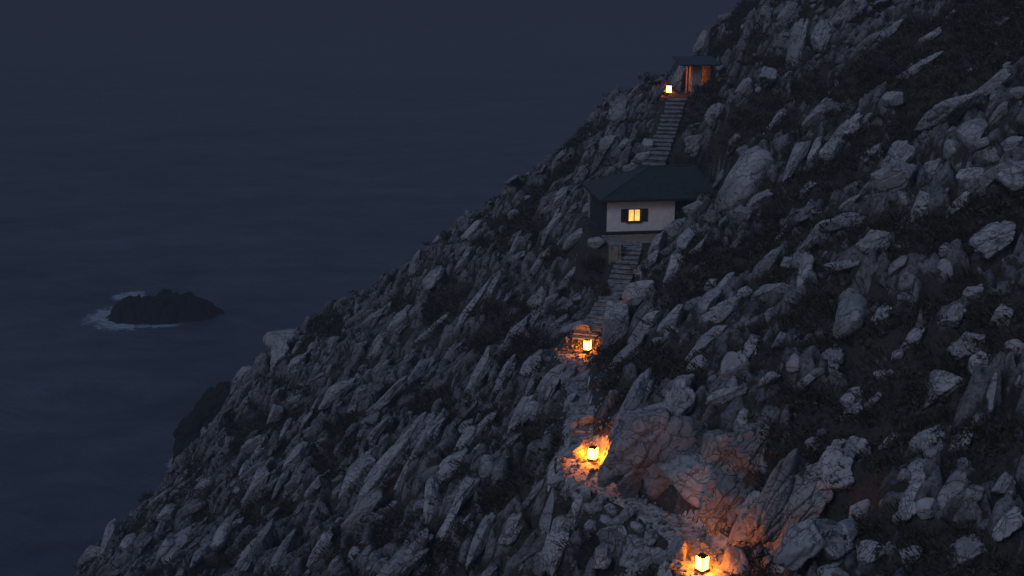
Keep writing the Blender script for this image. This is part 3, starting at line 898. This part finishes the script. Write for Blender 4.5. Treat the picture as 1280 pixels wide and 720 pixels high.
def stairs(name, y0, y1, n, w, label, rough=.02, seed=1):
    """steps laid along the path line from y0 up to y1"""
    rg = random.Random(seed)
    xa, za = path_at(y0)
    root = empty(name, (float(xa), y0, float(za))); tag(root, label, 'stairs')
    ys_ = np.linspace(y0, y1, n + 1)
    for i in range(n):
        ya, yb = ys_[i], ys_[i + 1]; x1, z1 = path_at(ya); x2, z2 = path_at(yb)
        zt = float(z2) + .06
        ang = math.atan2(-(x2 - x1), (yb - ya)); L = math.hypot(x2 - x1, yb - ya)
        bm = bmesh.new()
        hh = .45
        ww = w * rg.uniform(.93, 1.07)
        bm_box(bm, (0, .0, hh / 2 - .035), (ww, L * 1.0 + .03, .07), bev=.015)
        bm_box(bm, (0, .03, -.05), (ww - .08, L * .98, hh - .12))
        for fc in bm.faces:
            if fc.calc_center_median().z < hh / 2 - .09: fc.material_index = 1
        bmesh.ops.subdivide_edges(bm, edges=[e for e in bm.edges if e.calc_length() > .4], cuts=5, use_grid_fill=True)
        for v in bm.verts: v.co += Vector((rg.uniform(-1, 1), rg.uniform(-1, 1), rg.uniform(-1, 1))) * rough
        o = bm_obj('step', bm, M_step, root); o.data.materials.append(M_riser)
        o.location = (float((x1 + x2) / 2) - root.location.x + rg.uniform(-.04, .04), float((ya + yb) / 2) - y0, zt - hh / 2 - float(za))
        o.rotation_euler = (rg.uniform(-.02, .02), rg.uniform(-.02, .02), ang * .55 + rg.uniform(-.03, .03))
    return root


stairs('stone_stairs', float(KEY[8][1]) + 1.2, 66.1, 24, 1.25, 'narrow stone steps climbing from the middle lantern to the house', .022, 1)
stairs('stone_stairs', 75.6, float(KEY[15][1]) - .3, 16, 1.5, 'grey stone steps rising behind the slate roof to the top lantern', .022, 2)
stairs('stone_stairs', float(KEY[5][1]) + 2.2, float(KEY[8][1]) - 1.0, 10, .95, 'rough rubble steps between the path bend and the middle lantern', .075, 3)


# ------------------------------------------------------------------ lanterns
def lantern(px, py, d, rz, label, s=1.0, mat=M_paper, ground=True):
    h = hit(px, py) if ground else None
    p = h[0] if h is not None else at(px, py, d)
    o = empty('paper_lantern', p, rz); o.scale = (s, s, s)
    tag(o, label, 'lantern', 'glowing paper lanterns along the path')
    w, hh, z0 = .34, .50, .17
    boxes('base', [((0, 0, z0 - .03), (w + .06, w + .06, .05)), ((0, 0, .035), (w * .8, w * .8, .07))] + [((sx * .12, sy * .12, .08), (.045, .045, .16)) for sx in (-1, 1) for sy in (-1, 1)], M_wood, o, .008)
    for k in range(4):
        a = k * math.pi / 2; c, s_ = math.cos(a), math.sin(a); r = w / 2
        V = [(r * c - t * s_, r * s_ + t * c, z) for (t, z) in ((-r + .008, z0), (r - .008, z0), (r - .008, z0 + hh), (-r + .008, z0 + hh))]
        mesh_np('panel', V, [(0, 1, 2, 3)], mat, False, o)
    fr = [((sx * w / 2, sy * w / 2, z0 + hh / 2), (.022, .022, hh + .01)) for sx in (-1, 1) for sy in (-1, 1)]
    fr += [((0, sy * w / 2, z0 + hh), (w - .012, .012, .014)) for sy in (-1, 1)] + [((sx * w / 2, 0, z0 + hh), (.012, w - .012, .014)) for sx in (-1, 1)]
    boxes('frame', fr, M_wood, o)
    boxes('lid', [((0, 0, z0 + hh + .013), (w - .01, w - .01, .010))], M_wood, o)
    return p


LP = []
LP.append(lantern(877, 716, 38, R(38), 'lowest glowing paper lantern, under the orange-lit crag', 0.92))
LP.append(lantern(741, 577, 45, R(62), 'glowing paper lantern at the path bend beside the huge boulder', 0.92))
LP.append(lantern(734, 440, 57, R(68), 'glowing paper lantern at the foot of the house steps', 0.92))
LP.append(lantern(836, 118, 88, R(2), 'small top glowing paper lantern beside the roofed shelter', 1.0, M_paper_far, True))
print('lanterns', [tuple(round(float(v), 2) for v in p) + tuple(round(float(v)) for v in proj(*p)) for p in LP])
plant(750, 584, .5, 'spiky leafed plant beside the lantern at the path bend', 1)
plant(737, 452, .4, 'small leafy plant in front of the lantern below the steps', 2)
plant(846, 716, .42, 'leafy plant left of the lowest lantern', 3)

# ------------------------------------------------------------------ house
HX, HY = 6.02, 68.2
yaw = R(7.5)
house = empty('cliff_house', (HX, HY, PADZ), yaw)
tag(house, 'small white walled house with a dark slate roof and one lit window', 'house')
HW, HD, HH = 6.7, 5.2, 2.28
wx0, wx1, wz0, wz1 = 1.36, 2.20, .78, 1.62
T = .22
# white front wall with its opening
fw = 4.42
boxes('front_wall', [((wx0 / 2, T / 2, HH / 2), (wx0, T, HH)), (((wx1 + fw) / 2, T / 2, HH / 2), (fw - wx1, T, HH)),
                     (((wx0 + wx1) / 2, T / 2, wz0 / 2), (wx1 - wx0, T, wz0)), (((wx0 + wx1) / 2, T / 2, (wz1 + HH) / 2), (wx1 - wx0, T, HH - wz1))], M_plaster, house)
boxes('plinth', [((fw / 2 - .02, -.03, .085), (fw + .06, .10, .17))], M_plinth, house)
boxes('porch_wall', [(((fw + HW) / 2 + .003, .45, HH / 2), (HW - fw, .16, HH))], M_green, house)
# boarded side wall
side = [((-.003 + .06, (T + HD) / 2 + .003, HH / 2), (.12, HD - T, HH))]
nb = 13
for k in range(nb):
    yk = T + (HD - T) * (k + .5) / nb
    side.append(((-.02, yk, HH / 2), (.035, (HD - T) / nb * .78, HH - .06)))
boxes('side_wall', side, M_green, house)
boxes('corner_post', [((-.05, HD + .05, HH / 2 + .06), (.17, .17, HH + .1))], M_trim, house)
boxes('corner_board', [((-.045, .11, HH / 2), (.06, .24, HH))], M_green, house)
boxes('back_wall', [((HW / 2, HD - .05, HH / 2), (HW - .25, .1, HH))], M_plaster, house)
boxes('right_wall', [((HW - .05, HD / 2, HH / 2), (.1, HD - .3, HH))], M_green, house)
boxes('shutter_rail', [(((.9 + fw) / 2, -.035, HH - .09), (fw - .9, .06, .07))], M_wood, house)
win = boxes('window', [(((wx0 + wx1) / 2, .0, wz0 - .035), (wx1 - wx0 + .2, .16, .07))], M_wood, house)
fr = [((wx0 + .03, .02, (wz0 + wz1) / 2), (.06, .09, wz1 - wz0)), ((wx1 - .03, .02, (wz0 + wz1) / 2), (.06, .09, wz1 - wz0)),
      (((wx0 + wx1) / 2, .02, wz1 - .03), (wx1 - wx0 - .12, .09, .06)), (((wx0 + wx1) / 2, .02, wz0 + .025), (wx1 - wx0 - .12, .09, .05)),
      (((wx0 + wx1) / 2, .02, (wz0 + wz1) / 2), (.045, .09, wz1 - wz0 - .12))]
boxes('frame', fr, M_wood, win)
for sx in (0, 1):
    xa = wx0 + .06 if sx == 0 else (wx0 + wx1) / 2 + .0225; xb = (wx0 + wx1) / 2 - .0225 if sx == 0 else wx1 - .06
    me = mesh_np('pane', [(xa, 0, wz0 + .05), (xb, 0, wz0 + .05), (xb, 0, wz1 - .06), (xa, 0, wz1 - .06)], [(0, 1, 2, 3)], M_pane, False, 'mesh')
    o = bpy.data.objects.new('pane', me); o.location = (0, .05, 0); link(o, win)
for sx in (-1, 1):
    cx = wx0 - .24 if sx < 0 else wx1 + .24
    l = [((cx, -.03, (wz0 + wz1) / 2), (.42, .03, wz1 - wz0))]
    for k in range(9): l.append(((cx, -.052, wz0 + .07 + k * .088), (.34, .02, .04)))
    boxes('shutter', l, M_wood, house)
# hipped roof
e0, ef, er, eb = -.55, -.46, HW + .5, HD + .5
EZ = HH + .02
rd = [(3.35, 2.55, EZ + 1.6), (6.35, 2.55, EZ + 1.6)]
cs = [(e0, ef, EZ), (er, ef, EZ), (er, eb, EZ), (e0, eb, EZ)]
V = cs + rd + [(x, y, z - .11) for x, y, z in cs]
me = bpy.data.meshes.new('roof')
me.from_pydata(V, [], [(0, 1, 5, 4), (1, 2, 5), (2, 3, 4, 5), (3, 0, 4), (6, 7, 1, 0), (7, 8, 2, 1), (8, 9, 3, 2), (9, 6, 0, 3), (9, 8, 7, 6)])
me.materials.append(M_roof); rf = bpy.data.objects.new('roof', me); link(rf, house)


def bar(bm, a, b, w, h):
    a, b = Vector(a), Vector(b); d = b - a
    rot = d.to_track_quat('X', 'Z').to_matrix().to_4x4()
    bm_box(bm, (a + b) / 2, (d.length, w, h), rot)


bm = bmesh.new()
bar(bm, rd[0], rd[1], .12, .05)
for c_, r_ in ((cs[0], rd[0]), (cs[3], rd[0]), (cs[1], rd[1]), (cs[2], rd[1])): bar(bm, c_, r_, .09, .03)
bm_obj('ridge_cap', bm, M_roof, rf)
bm = bmesh.new()
for a, b in ((0, 1), (1, 2), (2, 3), (3, 0)):
    bar(bm, Vector(cs[a]) - Vector((0, 0, .07)), Vector(cs[b]) - Vector((0, 0, .07)), .06, .15)
bm_obj('eave_board', bm, M_plinth, rf)

# terrace in front of the house and the stone pier beside the steps
ter = empty('stone_terrace', (7.6, 67.1, PADZ)); ter.rotation_euler = (0, 0, yaw)
tag(ter, 'warm lit stone terrace slab between the white wall and the steps', 'terrace')
boxes('paving', [((.15, .05, -.28), (3.9, 2.05, .58))], M_stone, ter, .03)
boxes('kerb', [((.15, -1.02, -.2), (3.95, .16, .5))], M_step, ter, .03)
p = at(768, 327, 66.3)
pier = empty('stone_pier', (p[0], p[1], p[2]), R(8)); tag(pier, 'short stone block pier left of the top of the house steps', 'pier')
boxes('body', [((0, 0, .45), (.62, .7, 1.3))], M_stone, pier, .03)
boxes('capstone', [((0, 0, 1.14), (.74, .82, .09))], M_step, pier, .02)

# ------------------------------------------------------------------ shelter at the top
q = at(869, 117, 89.5)
gz = float(bil(ZT, q[0], q[1]))
q[2] = max(gz - .1, q[2] - .2) if abs(gz - q[2]) < 1.2 else q[2]
sh = empty('roofed_shelter', tuple(q), R(3))
tag(sh, 'small open stone shelter with a flat dark roof and orange light inside', 'shelter')
HS = 2.45
boxes('pillar', [((0, 0, HS / 2 - .3), (.80, .5, HS + .5))], M_rail, sh, .03)
boxes('left_post', [((-.62, .1, HS / 2), (.11, .11, HS))], M_wood, sh)
boxes('right_post', [((1.28, .0, HS / 2), (.14, .14, HS))], M_wood, sh)
boxes('floor_slab', [((.2, 1.2, -.12), (3.4, 3.0, .3))], M_step, sh, .03)
boxes('back_wall', [((.55, 1.75, HS / 2), (2.0, .2, HS))], simple('warm_stone_wall', (.34, .27, .22), .9, .35, 4, .6), sh)
bm = bmesh.new()
for k in range(5): bm_box(bm, (.48 + k * .17, .06, HS - .55), (.03, .03, 1.0))
for k in range(3): bm_box(bm, (.82, .085, HS - .2 - k * .34), (.8, .02, .03))
bm_obj('lattice', bm, M_wood, sh)
boxes('beam', [((.3, -.12, HS + .06), (2.3, .14, .16)), ((.3, 1.9, HS + .06), (2.3, .14, .16))], M_wood, sh)
rb = bmesh.new()
bm_box(rb, (.15, .85, HS + .30), (3.3, 3.4, .12), Matrix.Rotation(R(7), 4, 'X'), .02)
bm_obj('roof', rb, M_roof, sh)
lm = empty('ceiling_lamp', tuple(np.array(sh.location) + np.array([.02, 1.0, HS - .75]))); tag(lm, 'warm lamp hanging inside the roofed shelter, mostly hidden by the pillar', 'lamp')
bm = bmesh.new(); bmesh.ops.create_uvsphere(bm, u_segments=12, v_segments=8, radius=.10); bm_obj('bulb', bm, M_lampglass, lm)
boxes('cord', [((0, 0, .46), (.015, .015, .73))], M_wood, lm)

# ------------------------------------------------------------------ islet and sea stack
def islet():
    q = (H0P - 394) / F; d = CAMZ / (sp - q * cp); c = at(207, 394, d)
    n = 260; u = np.linspace(-1.25, 1.25, n); X, Y = np.meshgrid(u * 10.4, u * 6.8); X = X + .5 * fbm2(X * .8, Y * .8, 3, 61)
    r = np.hypot(X / 9.7, Y / 5.4) + .17 * fbm2(X / 4, Y / 4, 3, 6)
    z = 2.9 * (1 - r ** 4.5) * (.8 + .2 * np.tanh((X + 1) / 3))
    f1, f2, cc, cx, cy = worley2(X / 2.4, Y / 1.7, 8); z += (1.1 * sstep(0, .3, f2 - f1) * (.2 + cc) + 1.3 * (cc - .5)) * sstep(1.15, .8, r)
    f1, f2, cc, cx, cy = worley2(X / .9, Y / .7, 18); z += .35 * sstep(0, .3, f2 - f1) * cc + .40 * fbm2(X, Y, 4, 7)
    z = np.maximum(z, -2)
    i = np.arange(n * n).reshape(n, n)
    qd = np.stack([i[:-1, :-1], i[:-1, 1:], i[1:, 1:], i[1:, :-1]], -1).reshape(-1, 4)
    V = np.stack([X, Y, z], -1).reshape(-1, 3)
    o = mesh_np('islet', V, qd, M_dark); o.location = (c[0], c[1], 0); o.rotation_euler = (0, 0, R(9))
    tag(o, 'low black rocky islet in the sea with white foam at its left end', 'islet')


islet()


def stack():
    p = at(252, 560, 141)
    V = rock_shape(V6, 77, 'crag'); V = V * np.array([3.3, 4.6, 6.4])
    V[:, 0] += V[:, 2] * .28
    o = mesh_np('sea_stack', V, F6, M_dark); o.location = (p[0] + .6, p[1], 2.6)
    tag(o, 'tall black sea stack standing at the foot of the cliff', 'sea stack')


stack()

# ------------------------------------------------------------------ light
w = bpy.data.worlds.new('World'); scene.world = w; w.use_nodes = True
nt = w.node_tree; nt.nodes.clear()
sky = nt.nodes.new('ShaderNodeTexSky'); sky.sky_type = 'NISHITA'; sky.sun_disc = False
SUN_EL, SUN_AZ = R(3.0), R(215)
sky.sun_elevation = SUN_EL; sky.sun_rotation = SUN_AZ
sky.ozone_density = 4.0; sky.dust_density = .6; sky.air_density = 1.2
hs = nt.nodes.new('ShaderNodeHueSaturation'); hs.inputs['Saturation'].default_value = .80
bg = nt.nodes.new('ShaderNodeBackground'); bg.inputs[1].default_value = .19
ow = nt.nodes.new('ShaderNodeOutputWorld')
nt.links.new(sky.outputs[0], hs.inputs['Color']); nt.links.new(hs.outputs[0], bg.inputs[0]); nt.links.new(bg.outputs[0], ow.inputs[0])
hm = bpy.data.materials.new('glowing_sea_haze'); hm.use_nodes = True; hn = hm.node_tree; hn.nodes.clear()
HS_ = .0022; HC = (.0180, .0242, .0435)
ab = node(hn, 'ShaderNodeVolumeAbsorption', {'Color': (0, 0, 0, 1), 'Density': HS_})
em = node(hn, 'ShaderNodeEmission', {'Color': (*[c / HC[2] for c in HC], 1), 'Strength': HC[2] * HS_})  # haze emits its own glow in place of scattered skylight, lifting the blacks
ad = node(hn, 'ShaderNodeAddShader', {0: ab.outputs[0], 1: em.outputs[0]}); ho = hn.nodes.new('ShaderNodeOutputMaterial')
hn.links.new(ad.outputs[0], ho.inputs['Volume'])
hz_o = boxes('haze', [((0, 0, 47), (26000, 26000, 106))], hm); tag(hz_o, kind='structure')
ld = bpy.data.lights.new('dusk_light', 'SUN'); ld.energy = .55; ld.angle = R(22); ld.color = (.78, .80, 1.0)
lo = bpy.data.objects.new('dusk_light', ld); C.objects.link(lo)
dirv = Vector((.66, .74, -.78))   # light travels from behind left over the sea
lo.rotation_euler = dirv.to_track_quat('-Z', 'Y').to_euler()
lo.location = (-30, -20, 90)

scene.view_settings.view_transform = 'Standard'; scene.view_settings.look = 'None'; scene.view_settings.exposure = 0; scene.view_settings.gamma = 1
scene.render.engine = 'CYCLES'
scene.cycles.use_denoising = True
scene.cycles.max_bounces = 5; scene.cycles.diffuse_bounces = 3; scene.cycles.glossy_bounces = 2
scene.cycles.sample_clamp_indirect = 4.0
